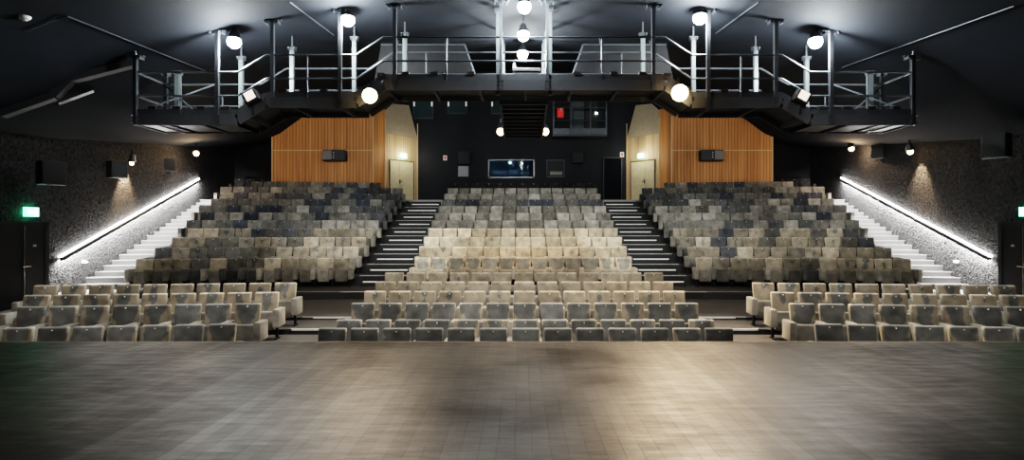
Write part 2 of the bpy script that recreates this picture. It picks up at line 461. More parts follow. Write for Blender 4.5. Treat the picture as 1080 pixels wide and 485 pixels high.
# ------------------------------------------------------------ wooden boxes
for s, side in ((-1,'left'),(1,'right')):
    A = (s*12.41,28.4); B=(s*7.40,28.4); C=(s*6.93,28.95); E=(s*5.56,30.45)
    z0 = TZ[9]; T = 6.05+CZ
    root = thing('wood_clad_booth','wood slatted booth behind the %s raised seats, pale angled door side'%side,'booth',(s*9,29,z0))
    root_inv = Vector((s*9,29,z0))
    def loc(v): return Vector(v)-root_inv
    fm = MB(); P = [loc((A[0],A[1],z0)),loc((B[0],B[1],z0)),loc((B[0],B[1],T)),loc((A[0],A[1],T-.5))]
    Q = [p+Vector((0,.1,0)) for p in P]
    fm.add(P+Q,[(0,1,2,3),(4,7,6,5),(0,4,5,1),(1,5,6,2),(2,6,7,3),(3,7,4,0)]); fm.build('front_panel', M['wood'], root)
    fm = MB(); fm.add([loc((B[0],B[1],z0)),loc((C[0],C[1],z0)),loc((C[0],C[1],T+.05)),loc((B[0],B[1],T))],[(0,1,2,3)])
    fm.build('corner_panel', M['wood'], root)
    def P2(t, z): return loc((C[0]+(E[0]-C[0])*t, C[1]+(E[1]-C[1])*t, z))
    fm = MB(); zt = CZ+4.9
    fm.add([P2(0,z0),P2(1,z0),P2(1,zt-.05),P2(0,zt)],[(0,1,2,3)]); fm.build('side_panel', M['palewood'], root)
    fm = MB(); fm.add([P2(0,zt+.004),P2(1,zt-.046),P2(.72,6.54+CZ),P2(.22,6.46+CZ),P2(0,6.05+CZ)],[(0,1,2,3,4)])
    fm.build('upper_panel', simple('grey_oak_upper',(.36,.30,.22),.6), root)
    fm = MB(); fm.add([loc((A[0],A[1],z0)),loc((A[0]+s*.0,30.4,z0)),loc((A[0],30.4,T-.5)),loc((A[0],A[1],T-.5))],[(0,1,2,3)]); fm.build('outer_panel', M['wood'], root)
    # trim lines
    fm = MB(); zj = CZ+(VY-158.5)*28.4/F
    fm.box(loc((min(A[0],B[0]),28.385,zj-.015)),loc((max(A[0],B[0]),28.4,zj+.015)))
    for (x,y) in (A,B,C,E): fm.tube(loc((x,y-.01,z0)),loc((x,y-.01,T-.4)),.025,6)
    fm.build('edge_trim', simple('pale_edge_strip',(.62,.46,.27),.5), root)
    # double door on the pale side
    nrm = Vector((-s*(E[1]-C[1]), s*s*(E[0]-C[0])*1.0*s*s, 0))
    d = Vector((E[0]-C[0],E[1]-C[1],0)).normalized(); nrm = Vector((d.y,-d.x,0))
    if nrm.x*s > 0: nrm = -nrm
    def P3(t,z,o): return P2(t,z)+nrm*o
    zb = TZ[10]+.12; zd = CZ+(VY-169.5)*29.4/F
    dr = MB()
    for (t0,t1) in ((.14,.40),(.41,.84)):
        v = [P3(t0,zb,0),P3(t1,zb,0),P3(t1,zd,0),P3(t0,zd,0)]; v2=[p+nrm*.05 for p in v]
        dr.add(v+v2,[(0,1,2,3),(4,7,6,5),(0,4,5,1),(1,5,6,2),(2,6,7,3),(3,7,4,0)])
    dro = dr.build('door', M['yellowdoor'], root)
    fm = MB(); fm.beam(P3(.12,zb,.04),P3(.12,zd+.05,.04),.05,.05); fm.beam(P3(.86,zb,.04),P3(.86,zd+.05,.04),.05,.05); fm.beam(P3(.12,zd+.03,.04),P3(.86,zd+.03,.04),.06,.06)
    fm.build('door_frame', simple('door_frame_brown',(.16,.10,.05),.5), dro)
    fm = MB(); fm.tube(P3(.43,zb+1.0,.06),P3(.43,zb+1.0,.14),.02); fm.tube(P3(.38,zb+1.0,.13),P3(.48,zb+1.0,.13),.02); fm.box(P3(.425,zb+.9,.05)-Vector((.03,.03,0)),P3(.425,zb+1.1,.06)+Vector((.03,.03,0)))
    fm.build('door_handle', M['chrome'], dro)
    # exit light above the door
    e = thing('exit_light','glowing exit light above the pale yellow door of the %s wooden booth'%side,'exit sign',P3(.52,zd+.30,.12)+root_inv)
    ang = math.atan2(d.y,d.x)
    mb = MB().cbox((0,0,0),(.30,.08,.20),rz=ang); mb.build('housing', M['signw'], e, bevel=.02)
    mb = MB().cbox(Vector((0,0,-.12)),(.34,.1,.03),rz=ang); mb.build('mounting_plate', M['green'], e)
    light('light_by_exit', e, nrm*.5+Vector((0,-.2,.1)), 22, (1,.92,.75), .08)  # warm fill added in front of the sign to brighten the door
    # loudspeaker on the front
    lx = (353-VX)*28.1/F+CX if s<0 else (750.5-VX)*28.1/F+CX
    sp = thing('loudspeaker','black wedge loudspeaker with grey front fixed on the %s slatted wood wall'%side,'speaker',(lx,28.1,CZ+(VY-164)*28.1/F))
    mb = MB(); w=.55; h=.26
    mb.prism([(-w,.28),(-w,-.15),(s*-0+.0*s if False else 0.0,-.25),(w,-.15),(w,.28)],-h,h)
    mb.build('cabinet', M['speaker'], sp, bevel=.02)
    mb = MB(); x0,x1 = ((-.53,-.05) if s<0 else (.05,.53)); mb.cbox(((x0+x1)/2,-.225,0),(.46,.03,.44),rz=(-.18 if s<0 else .18)); mb.build('grille', M['speakerg'], sp, bevel=.008)
    mb = MB();
    for q in (-.12,0,.12): mb.ball((-s*-.0+(.02 if s<0 else -.02),-.255,q),.03,8)
    mb.build('knob', M['white'], sp)

# ------------------------------------------------------------ rear wall items (D=30.5)
def rw(px,py,off=0): 
    p = at(px,py,30.5-off); return p
def panel(mb,x0,y0,x1,y1,d0,d1):
    a = at(x0,y0,30.5); b = at(x1,y1,30.5)
    mb.box((a.x,30.5-d1,b.z),(b.x,30.5-d0,a.z)); return mb
w1 = bpy.data.objects.new('window_1',None); COL.objects.link(w1); w1['kind']='structure'
panel(MB(),515.5,169,563,187,.0,.03).build('window_recess', M['bluewall'], w1)
# interior seen through the control booth window
mb = MB(); 
for (x0,y0,x1,y1) in ((520,180,534,184),(537,179,546,184),(549,181,559,184)): panel(mb,x0,y0,x1,y1,.03,.06)
mb.build('window_console', simple('console_grey',(.12,.17,.21),.5,emis=(.4,.55,.7),es=.03), w1)
panel(MB(),537,171,539,172.2,.03,.07).build('window_lamp', M['signw'], w1)
gl = panel(MB(),516,169.5,562.5,186.5,.075,.08).build('window_pane', M['glass'], w1)
gm, gnt, gb = newmat('tinted_window_glass'); gb.inputs['Transmission Weight'].default_value=1; gb.inputs['Roughness'].default_value=.02; gb.inputs['Base Color'].default_value=(.6,.75,.9,1); gb.inputs['IOR'].default_value=1.1
gl.data.materials[0]=gm
mb = MB()
for (x0,y0,x1,y1) in ((515,168.4,563.8,169.4),(515,186.6,563.8,188),(514.9,168.4,515.9,188),(562.4,168.4,564,188)): panel(mb,x0,y0,x1,y1,.0,.12)
mb.build('window_frame', M['frame'], w1)
w2 = bpy.data.objects.new('window_2',None); COL.objects.link(w2); w2['kind']='structure'
panel(MB(),577,169,595,186.5,.0,.04).build('window_pane', simple('dim_glass',(.02,.02,.022),.5,spec=.2), w2)
mb = MB()
for (x0,y0,x1,y1) in ((576.5,168.5,595.5,169.2),(576.5,186,595.5,187),(576.5,168.5,577.2,187),(594.6,168.5,595.5,187)): panel(mb,x0,y0,x1,y1,.0,.08)
mb.build('window_frame', M['metal'], w2)
mb=MB(); panel(mb,580,181,593,184.5,.04,.06); mb.build('window_shelf', simple('shelf_grey',(.2,.19,.17),.6), w2)
def wallthing(nm,label,cat,x0,y0,x1,y1,mat,fm,dep=.12,inner=.75,grp=None,iname='face'):
    c = at((x0+x1)/2,(y0+y1)/2,30.5)
    r = thing(nm,label,cat,(c.x,30.5,c.z),0,grp)
    a = at(x0,y0,30.5); b=at(x1,y1,30.5); hw=(b.x-a.x)/2; hh=(a.z-b.z)/2
    MB().box((-hw,-dep,-hh),(hw,0,hh)).build('casing',mat,r,bevel=min(.02,dep*.3))
    MB().box((-hw*inner,-dep-.015,-hh*inner),(hw*inner,-dep+.005,hh*inner)).build(iname,fm,r)
    return r
wallthing('loudspeaker','square black loudspeaker on back wall above the pale mottled panel','speaker',484,160.5,496,173.5,M['speaker'],M['grille'],.35,.85,iname='grille')
wallthing('wall_panel','pale mottled small panel on back wall left of the booth window','panel',483,175,494.5,186.5,M['frame'],M['pic'],.05,.9)
wallthing('loudspeaker','square black loudspeaker on back wall near the dark doorway','speaker',603,161.5,614.5,172.5,M['speaker'],M['grille'],.35,.85,iname='grille')
for (x,y,l) in ((469.5,166.5,'small white notice with red mark on back wall beside left booth'),(656,163,'small white notice with red mark above the dark rear doorway')):
    r = wallthing('wall_sign',l,'sign',x-2,y-2.6,x+2,y+2.6,M['white'],M['red'],.03,.5,iname='pictogram')
# dark doorway at right of the rear wall
d1 = bpy.data.objects.new('door_1',None); COL.objects.link(d1); d1['kind']='structure'
panel(MB(),637,167,655,209,.01,.06).build('door_panel', simple('blue_black_door',(.004,.005,.008), .7, spec=.1), d1)
mb=MB()
for (x0,y0,x1,y1) in ((636,166,656,167),(636,166,637,209.5),(655,166,656,209.5)): panel(mb,x0,y0,x1,y1,.0,.09)
mb.build('door_frame', M['dark'], d1)
# upper gallery on the right of the rear wall
g = thing('gallery_balcony','steel railed gallery high on back wall in front of a dark door','balcony',(0,0,0))
a = at(583,141,29.4); b = at(640,141,29.4)
MB().box((a.x,29.4,a.z-.12),(b.x,30.5,a.z)).build('floor_slab', M['deck'], g)
mb=MB(); mb.box((a.x,29.38,a.z),(b.x,29.41,a.z+.28)); mb.build('toe_board', M['postdk'], g)
mb=MB()
for y in (127,113.5,100): 
    p=at(583,y,29.4);q=at(640,y,29.4); mb.tube(p,q,.035,6)
mb.build('guard_rail', M['rail'], g)
for x in (584,602,623,639.5):
    p=at(x,141,29.35);q=at(x,98,29.35); MB().beam(p,q,.07,.07).build('post', M['rail'], g)
mb = MB(); panel(mb,602,90,616,141,.0,.03); mb.build('back_panel', simple('bluegrey_gallery_wall',(.07,.085,.10),.6), g)
mb = MB(); panel(mb,617,98,630,141,.0,.05); 
dr=mb.build('door', M['black'], g); mb=MB(); panel(mb,627.5,119,630,120.5,.05,.12); mb.build('door_handle',M['signw'],dr)  # handle glows through the lit sign material though it is no lamp
fe = thing('fire_alarm_box','red fire cabinet with white mark on wall behind the high gallery','fire cabinet',at(591,119,30.45))
MB().box((-.17,-.2,-.27),(.17,0,.27)).build('cabinet', M['red'], fe, bevel=.04)
MB().box((-.04,-.215,.08),(.07,-.2,.20)).build('pictogram', M['white'], fe)
# high windows left of the rear wall
for i,(x0,x1,yb,l) in enumerate(((436,457,125,'window_3'),(472,493,120,'window_4'),(518,532,120,'window_5'))):
    w = bpy.data.objects.new(l,None); COL.objects.link(w); w['kind']='structure'
    panel(MB(),x0,88,x1,yb,.0,.03).build('window_pane', simple('greenish_dim_glass',(.03,.05,.055),.2), w)
    mb=MB()
    for x in (x0,x1-.6): panel(mb,x,90,x+.6,yb,.0,.10)
    panel(mb,x0,yb-.5,x1,yb+.4,.0,.12); mb.build('window_frame', M['rail'], w)
    mb=MB()
    for x in (x0+1.2,x1-1.2): panel(mb,x-.7,107,x+.7,112.5,.1,.14)
    mb.build('window_light', M['nosein'], w)

# back-left odd dark seats beside left booth
# ------------------------------------------------------------ side doors and signs
def wallframe(s, D):
    a = math.atan(.123)
    return (s*(wallx(D)), D, 0), (-s*a)
for s, side in ((-1,'left'),(1,'right')):
    D0, D1 = (14.6,16.25) 
    # local frame: origin on wall at D0, u along wall deeper, n into the room
    O = Vector((s*wallx(D0),D0,LV[4][0])); u = Vector((s*.123,1,0)).normalized(); nn = Vector((-s,.123,0)).normalized()
    def W(t,z,o): return O+u*t+nn*o+Vector((0,0,z))
    dd = bpy.data.objects.new('door_2' if s<0 else 'door_3',None); COL.objects.link(dd); dd['kind']='structure'
    H = 2.17
    def slab(mb,t0,t1,z0,z1,o0,o1):
        v=[W(t,z,o) for o in (o0,o1) for t in (t0,t1) for z in (z0,z1)]
        return mb.add(v,[(0,1,3,2),(4,6,7,5),(0,4,5,1),(2,3,7,6),(0,2,6,4),(1,5,7,3)])
    mb=MB(); slab(mb,-.95,.74,0,H,.0,.05); slab(mb,.76,1.55,0,H,.0,.05); dp=mb.build('door_panel', M['dark'], dd)
    mb=MB(); slab(mb,.735,.765,0,H,.03,.075); mb.build('door_edge_strip', M['chrome'], dd)
    mb=MB(); slab(mb,1.55,1.70,0,H+.12,.0,.07); slab(mb,-1.05,1.7,H,H+.12,.0,.07); mb.build('door_frame', M['metal'], dd)
    mb=MB(); slab(mb,.70,.73,1.0,1.2,.05,.09); mb.tube(W(.60,1.08,.12),W(.9,1.08,.12),.02); mb.tube(W(.70,1.08,.05),W(.70,1.08,.12),.015); mb.build('door_handle', M['chrome'], dd)
    mb=MB(); slab(mb,1.1,1.22,1.60,1.66,.05,.06); mb.build('door_plate', M['plate'], dd)
    # exit sign over the door
    t = .98 if s<0 else .60
    c = W(t,H+.38,.08)
    e = thing('exit_sign','green lit exit sign on the %s wall above the dark double door'%side,'exit sign',c)
    def loc2(t,z,o): return u*t+nn*o+Vector((0,0,z))
    def slab2(mb,t0,t1,z0,z1,o0,o1):
        v=[loc2(t,z,o) for o in (o0,o1) for t in (t0,t1) for z in (z0,z1)]
        return mb.add(v,[(0,1,3,2),(4,6,7,5),(0,4,5,1),(2,3,7,6),(0,2,6,4),(1,5,7,3)])
    slab2(MB(),-.22,.22,-.12,.12,-.05,.05).build('housing', M['green'], e)
    mb=MB(); slab2(mb,.04,.17,-.09,.09,.05,.056); 
    mb.add([loc2(-.18,0,.056),loc2(-.10,.07,.056),loc2(-.10,-.07,.056)],[(0,1,2)]); slab2(mb,-.10,-.02,-.025,.025,.05,.056)
    mb.build('pictogram', M['signw'], e)
    light('light_by_exit', e, nn*.25, .5, (.2,1,.55), .1)
    # handrail with LED lines
    def RW(D, z, o=0, dz=0):
        return Vector((s*wallx(D),D,CZ+z+dz))+nn*o
    if s<0: p0=(16.75,-.86); p1=(26.1,2.27)
    else: p0=(16.6,-.84); p1=(26.6,2.36)
    hr = thing('handrail','sloping handrail with white light strips on the %s rough wall'%side,'handrail',(0,0,0))
    MB().beam(RW(*p0,.10),RW(*p1,.10),.10,.10).build('rail', M['black'], hr, bevel=.012)
    MB().beam(RW(*p0,.04,.075),RW(*p1,.04,.075),.04,.03).build('light_strip', M['led'], hr)
    for j in range(6):
        t=(j+.3)/5.8; D=p0[0]+(p1[0]-p0[0])*t; z=p0[1]+(p1[1]-p0[1])*t
        MB().beam(RW(D,z,.0,-.02),RW(D,z,.10,-.02),.03,.03).build('bracket', M['metal'], hr)
    lp = (RW(p0[0],p0[1],.30,-.02)+RW(p1[0],p1[1],.30,-.02))/2
    # row of small real lamps under the rail
    for j in range(5):
        t=(j+.5)/5; D=p0[0]+(p1[0]-p0[0])*t; z=p0[1]+(p1[1]-p0[1])*t
        l = bpy.data.lights.new('rail_light','AREA'); l.shape='RECTANGLE'; l.size=1.9; l.size_y=.03; l.energy=290; l.color=(1,.97,.92)
        o = bpy.data.objects.new('rail_light',l); COL.objects.link(o); o.parent=hr
        o.location = RW(D,z,.028,-.035)
        dirv = (RW(*p1)-RW(*p0)).normalized()
        zax = -( -nn*.10 + Vector((0,0,-1)) ).normalized(); xax = dirv; yax = zax.cross(xax).normalized(); zax = xax.cross(yax)
        o.rotation_euler = Matrix((xax,yax,zax)).transposed().to_euler()
    # little wall light low on the stairs
    q = RW(17.9 if s<0 else 18.2,-1.0+.0,.04)
    wl = thing('step_light','tiny white step light on rough wall below the %s handrail'%side,'light',q)
    MB().cbox((0,0,0),(.10,.10,.08)).build('housing', M['white'], wl, bevel=.01)
    MB().cbox(nn*.055,(.03,.06,.05)).build('lens', M['signw'], wl)

# ------------------------------------------------------------ wall speakers
def wallspk(px,py,D,s,w,label,tilt=.25):
    p = at(px,py,D)
    r = thing('loudspeaker',label,'speaker',p, s*-.9 if s>0 else .9)
    MB().prism([(-w/2,.18),(-w*.42,-.2),(w*.42,-.2),(w/2,.18)],-w*.5,w*.5).build('cabinet', M['speaker'], r, bevel=.02)
    MB().box((-w*.38,-.22,-w*.44),(w*.38,-.198,w*.44)).build('grille', M['grille'], r)
    MB().beam((0,.15,w*.3),(0,.15+.6,w*.35),.05,.05).build('bracket', M['metal'], r)
    MB().box((-w*.3,-.228,-w*.52),(-w*.1,-.2,-w*.46)).build('badge', M['postdk'], r)
    return r
wallspk(55,182.5,15.0,-1,.62,'black loudspeaker high on left wall above the double door')
wallspk(124,179,18.9,-1,.55,'black loudspeaker on left wall beside the warm wall lamp')
wallspk(177,174,23.3,-1,.5,'smallest black loudspeaker far along left wall near the rail top')
wallspk(1050,154,14.9,1,.62,'large black loudspeaker high on the right rough wall')
wallspk(927,160,23.0,1,.55,'black loudspeaker on right wall between two warm wall lamps')
r = thing('security_camera','small white security camera on right wall above the handrail','camera',at(987,153,19.6))
MB().cbox((0,0,0),(.16,.16,.12)).build('housing', M['white'], r, bevel=.02)
MB().tube((0,-.08,-.02),(0,-.14,-.04),.03).build('lens', M['black'], r)
MB().beam((0,0,-.05),(.05,0,-.7),.03,.03).build('cable', M['metal'], r)
r = thing('smoke_detector','round white smoke detector on the black ceiling at far left','detector',(0,0,0))
dp = at(26,30.5,12.5); dp.z = cz(dp.x,12.5)
k=0
for _ in range(20):   # slide the detector along its sight direction until it meets the ceiling
    D = 12.5-k*.4; q = at(26,30.5,D)
    if q.z < cz(q.x,D): break
    k += 1
r.location = (q.x,q.y,cz(q.x,q.y)-.03)
MB().tube((0,0,.03),(0,0,-.03),.11,16,.09).build('base', M['white'], r)
MB().tube((0,0,-.03),(0,0,-.06),.06,12,.04).build('sensor', M['white'], r)

# ------------------------------------------------------------ lamps
def fixture(nm,label,pos,warm,power,bulb=.09,d=(0,-.6,-1),spot=None,group=None,radius=.1,body=True):
    r = thing(nm,label,'lamp',pos,0,group)
    d = Vector(d).normalized()
    MB().tube(-d*.05,-d*.30,.09+bulb*.5,12,.07).build('housing', M['metal'] if body else M['post'], r)
    MB().ball((0,0,0),bulb,14).build('bulb', M['warm_bulb'] if warm else M['white_bulb'], r, smooth=True)
    MB().beam(-d*.2,-d*.2+Vector((0,0,.28)),.04,.04).build('bracket', M['metal'], r)
    ring = MB(); 
    ring.tube(-d*.06,d*.02,.12+bulb*.4,14,.13+bulb*.5); 
    c = (1,.70,.42) if warm else (.95,1,1)
    if spot: light('lamp_light', r, d*(bulb+.03), power, c, radius, 'SPOT', aim(spot[0]), spot[1], .7)
    else: light('lamp_light', r, d*(bulb+.06)+Vector((0,-.05,-.04)), power, c, radius)
    return r
WL = 'cold white ceiling lamp '
cl = [(247,44,14.05,'beside the leftmost tall hanging catwalk posts'),(367,21,14.05,'above the left raised bay of the catwalk'),
      (738,19,14.05,'above the right raised bay of the catwalk'),(860,44,14.05,'beside the rightmost tall hanging catwalk posts')]
for px,py,D,l in cl:
    fixture('ceiling_lamp',WL+l,at(px,py,D),False,300,.16,(0,-.15,-1))
for px,py,D,l in ((553,7,13.8,'nearest the stage over the central catwalk'),(552,37,15.2,'middle of the three over the central catwalk'),(551,57,17.3,'furthest back over the central catwalk')):
    fixture('ceiling_lamp',WL+l,at(px,py,D),False,240,.16,(0,-.15,-1))
fixture('stage_floodlight','bright warm floodlight under the left end of central catwalk deck',at(390,101,13.75),True,330,.18,(0.05,-.75,-.6),((.10,-.62,-.62),1.9))
fixture('stage_floodlight','bright warm floodlight under the right end of central catwalk deck',at(717,98,13.75),True,1500,.20,(-.05,-.75,-.6),((-.10,-.62,-.62),1.9))
fixture('spotlight','warm spotlight hanging left of the descending central walkway',at(528,139,19.0),True,200,.12,(0,-.5,-.8),((-.1,-.4,-.9),1.8))
fixture('spotlight','warm spotlight hanging right of the descending central walkway',at(575,139,19.0),True,200,.12,(0,-.5,-.8),((.1,-.4,-.9),1.8))
fixture('wall_lamp','warm wall lamp near the upper end of the left handrail',at(207,162,24.0),True,60,.10,(.3,-.5,-.8))
fixture('wall_lamp','warm wall lamp casting a cone down the left rough wall',at(139,172,20.2),True,700,.07,(-.2,.1,-1),((-.25,.02,-1),1.3))
fixture('wall_lamp','warm wall lamp near the upper end of the right handrail',at(898,157,24.3),True,60,.10,(.15,-.2,-1))
fixture('wall_lamp','warm wall lamp casting a cone down the right rough wall',at(960,160,20.2),True,450,.10,(.2,.1,-1),((.25,.02,-1),1.3))

# ------------------------------------------------------------ catwalk across the hall
DF, DR = 14.0, 15.2
KX = [-9.52,-7.0,-6.3,-4.1,-3.45,3.45,4.1,6.3,7.0,9.52]
KZ = [2.56,2.56,2.98,2.98,3.41,3.41,2.98,2.98,2.56,2.56]
def kz(x):
    for i in range(len(KX)-1):
        if KX[i]-1e-6 <= x <= KX[i+1]+1e-6:
            return CZ+KZ[i]+(KZ[i+1]-KZ[i])*(x-KX[i])/(KX[i+1]-KX[i])
    return CZ+2.56
cw = thing('lighting_catwalk','long grey steel lighting catwalk hung across hall with stepped bays','catwalk',(0,DF,0))
o0 = Vector((0,DF,0))
def C(x,D,z): return Vector((x,D,z))-o0
UND = simple('underside_light_patch',(.20,.20,.21),.35,.3)
pl = MB(); fa = MB(); toe = MB(); jo = MB()
for (x0,z0),(x1,z1) in zip(zip(KX,KZ),zip(KX[1:],KZ[1:])):
    z0+=CZ; z1+=CZ
    v=[C(x,D,z+h) for x,z in ((x0,z0),(x1,z1)) for D in (DF+.03,DR-.03) for h in (.12,.18)]
    pl.add(v,[(0,1,3,2),(4,6,7,5),(0,4,5,1),(2,3,7,6),(0,2,6,4),(1,5,7,3)])
    for D in (DF,DR):
        fa.beam(C(x0,D,z0+.13),C(x1,D,z1+.13),.05,.26)
        toe.beam(C(x0,D,z0+.33),C(x1,D,z1+.33),.02,.13)
for e in (-9.5,9.5):
    fa.beam(C(e,DF,kz(e)+.13),C(e,DR,kz(e)+.13),.05,.26)
x=-9.0
while x<9.4:
    MB().box(C(x-.03,DF+.03,kz(x)+.0),C(x+.03,DR-.03,kz(x)+.12)).build('joist', M['postdk'], cw); x+=1.13
pl.build('deck', M['deck'], cw); fa.build('edge_beam', M['toe'], cw); toe.build('toe_board', M['toe'], cw); 
for s in (-1,1):
    lt = MB()  # pale panels stand in for light reflected on the outer underside
    for i in range(3):
        x0 = s*(7.15+i*.82); x1 = s*(7.15+i*.82+.62)
        lt.box(C(min(x0,x1),DF+.10,CZ+2.585),C(max(x0,x1),DR-.08,CZ+2.60))
    lt.build('light_patch_panel', UND, cw)
# front and rear guard rails
rail_bars = [0.62+.0, 1.30]
for D in (DF,DR):
    for h in (.72,1.30):
        rb = MB()
        for (x0,z0),(x1,z1) in zip(zip(KX,KZ),zip(KX[1:],KZ[1:])):
            rb.tube(C(x0,D,z0+CZ+h),C(x1,D,z1+CZ+h),.024,6)
        rb.build('guard_rail', M['rail'], cw)
for s in (-1,1):
    for h in (.72,1.30):
        MB().tube(C(s*9.5,DF,kz(9.5)+h),C(s*9.5,DR,kz(9.5)+h),.024,6).build('guard_rail', M['rail'], cw)
    MB().tube(C(s*9.5,DF,kz(9.5)+.3),C(s*8.2,DR,kz(9.5)+1.3),.022,6).build('brace', M['rail'], cw)
    MB().tube(C(s*8.2,DF+.6,kz(9.5)+.3),C(s*9.5,DR-.1,kz(9.5)+1.28),.022,6).build('brace', M['rail'], cw)
def hpost(x,D,mat,w,ztop=None):
    q = .22 if mat is M['postdk'] else .11
    zt = cz(x,D) if ztop is None else ztop
    p = MB(); p.beam(C(x,D,kz(x)),C(x,D,zt-.10),w,w)
    for j in range(3): p.box(C(x-w*.9,D-w*.55,kz(x)+.05+j*.09),C(x+w*.9,D+w*.2,kz(x)+.08+j*.09))
    po = p.build('hanging_post', mat, cw)
    b = MB(); b.box(C(x-q,D-.05,zt-.045),C(x+q,D+.05,zt-.015)); b.box(C(x-q*.75,D-.09,zt-.11),C(x-q*.6,D+.09,zt-.03)); b.box(C(x+q*.6,D-.09,zt-.11),C(x+q*.75,D+.09,zt-.03)); b.box(C(x-.05,D-.05,zt-.12),C(x+.05,D+.05,zt-.03))
    b.build('ceiling_bracket', M['postdk'], po)
for ax in (3.16,4.5,6.15,7.5):
    for s in (-1,1):
        hpost(s*ax,DF,M['postdk'],.085); hpost(s*ax,DR,M['post'],.10, min(cz(ax,DR), 99)-.28)
        # thin hanger over rear post
        MB().tube(C(s*ax,DR,cz(ax,DR)-.30),C(s*ax,DR,cz(ax,DR)),.02,6).build('hanger', M['postdk'], cw)
for s in (-1,1):
    hpost(s*9.5,DF,M['postdk'],.09,CZ+4.28); hpost(s*9.5,DR,M['post'],.08,CZ+4.2)
    hpost(s*9.0,DR-.3,M['post'],.12,CZ+4.15)
    MB().tube(C(s*9.5,DF,CZ+4.28),C(s*9.5,DF,cz(9.5,DF)),.02,6).build('hanger', M['postdk'], cw)
for s in (-1,1):
    for x in (1.9,2.6,5.3,5.75,8.4,8.0):
        D = DF if x in (1.9,5.3,8.4) else DR
        MB().tube(C(s*x,D,kz(x)+.1),C(s*x,D,kz(x)+(1.32 if x!=8.0 else 1.0)),.02,6).build('baluster', M['rail'], cw)
# clamps along the deck
for s in (-1,1):
    for x in (3.5,4.0,4.9,5.4,5.9,7.3,7.9,8.5,9.1,1.3,2.2,2.9):
        MB().box(C(s*x-.09,DF-.02,kz(x)+.38),C(s*x+.09,DF+.08,kz(x)+.46)).build('clamp', M['black'], cw)

# central walkway running to the back
cc = thing('central_walkway','central steel walkway running back and down behind the cross catwalk','catwalk',(0,DR,0))
o1 = Vector((0,DR,0))
def C2(x,D,z): return Vector((x,D,z))-o1
za, zb2 = CZ+3.41, CZ+3.11; De=19.0
def zz(D): return za+(zb2-za)*(D-DR)/(De-DR)
sl=MB(); 
v=[C2(x,D,zz(D)+h) for x in (-.60,.60) for D in (DR+.03,De) for h in (.06,.11)]
sl.add(v,[(0,1,3,2),(4,6,7,5),(0,4,5,1),(2,3,7,6),(0,2,6,4),(1,5,7,3)]); sl.build('deck', M['deck'], cc)
n=9; jm=MB()
for j in range(n+1):
    D=DR+.1+(De-DR-.1)*j/n; jm.box(C2(-.6,D-.05,zz(D)-.06),C2(.6,D+.05,zz(D)+.06))
jm.build('cross_beam', M['postdk'], cc)
for s in (-1,1):
    MB().beam(C2(s*.62,DR+.02,zz(DR)+.05),C2(s*.62,De,zz(De)+.05),.05,.26).build('edge_beam', M['toe'], cc)
    for h in (.7,1.3): MB().tube(C2(s*.60,DR+.03,zz(DR)+h),C2(s*.60,De,zz(De)+h),.024,6).build('guard_rail', M['rail'], cc)
    for D in (15.35,16.3,17.3,18.3): MB().beam(C2(s*.62,D,zz(D)),C2(s*.62,D,cz(0,D)-.02),.07,.07).build('hanging_post', M['post'], cc)
for s in (-1,1):
    hpost(s*.57,DF,M['postdk'],.07); hpost(s*.66,DF+.5,M['post'],.09)
# slanted screens either side of central walkway, behind rail
for s,side in ((-1,'left'),(1,'right')):
    r = thing('acoustic_reflector','large slanted dark grey reflector panel behind %s centre of catwalk'%side,'panel',(0,16.6,0))
    def Q(px,py): 
        p = at(px if s<0 else 1105-px,py,16.6); return p-Vector((0,16.6,0))
    a=[Q(402,47),Q(490,47),Q(503,84),Q(395,84)]; b=[p+Vector((0,.06,0)) for p in a]
    MB().add(a+b,[(0,1,2,3),(4,7,6,5),(0,4,5,1),(1,5,6,2),(2,6,7,3),(3,7,4,0)]).build('panel', simple('dark_reflector_sheet',(.009,.009,.010),.6,spec=.2), r)
    mb=MB(); mb.tube(a[0],a[1],.03,6); mb.tube(a[1],a[2],.03,6); mb.build('frame', M['rail'], r)
    for t in (.2,.8):
        p=a[0].lerp(a[1],t); MB().tube(p,Vector((p.x,p.y,cz(p.x,16.6))),.015,6).build('hanger', M['postdk'], r)
bx = thing('control_box','small white control box standing on deck at catwalk centre','box',(at(555,84,14.3)))
zc = kz(0)+.18
bx.location=(at(555,84,14.3).x,14.35,zc)
MB().box((-.34,-.12,.36),(.36,.12,.44)).build('top_shelf', M['frame'], bx, bevel=.01)
MB().box((-.30,-.10,0),(.32,.10,.36)).build('body', M['postdk'], bx, bevel=.01)
MB().tube((-.30,0,.44),(-.30,0,.60),.05,10,.03).build('lamp_cap', M['white'], bx)
# rotated spotlights on deck
for px,py,s,l in ((266,103,-1,'small square spotlight with pale face on left lower catwalk bay'),(845,103,1,'small square spotlight with pale face on right lower catwalk bay')):
    r = thing('deck_spotlight',l,'spotlight',at(px,py,13.9))
    MB().cbox((0,0,0),(.34,.26,.28),ry=.5*s).build('housing', M['black'], r, bevel=.02)
    MB().cbox((0.0,-.14,.02),(.22,.03,.20),ry=.5*s).build('lens', simple('pale_lens',(.8,.75,.65),.3,emis=(1,.85,.65),es=1.2), r)
    MB().beam((0,.05,-.1),(0,.05,-.40),.05,.05).build('yoke', M['metal'], r)

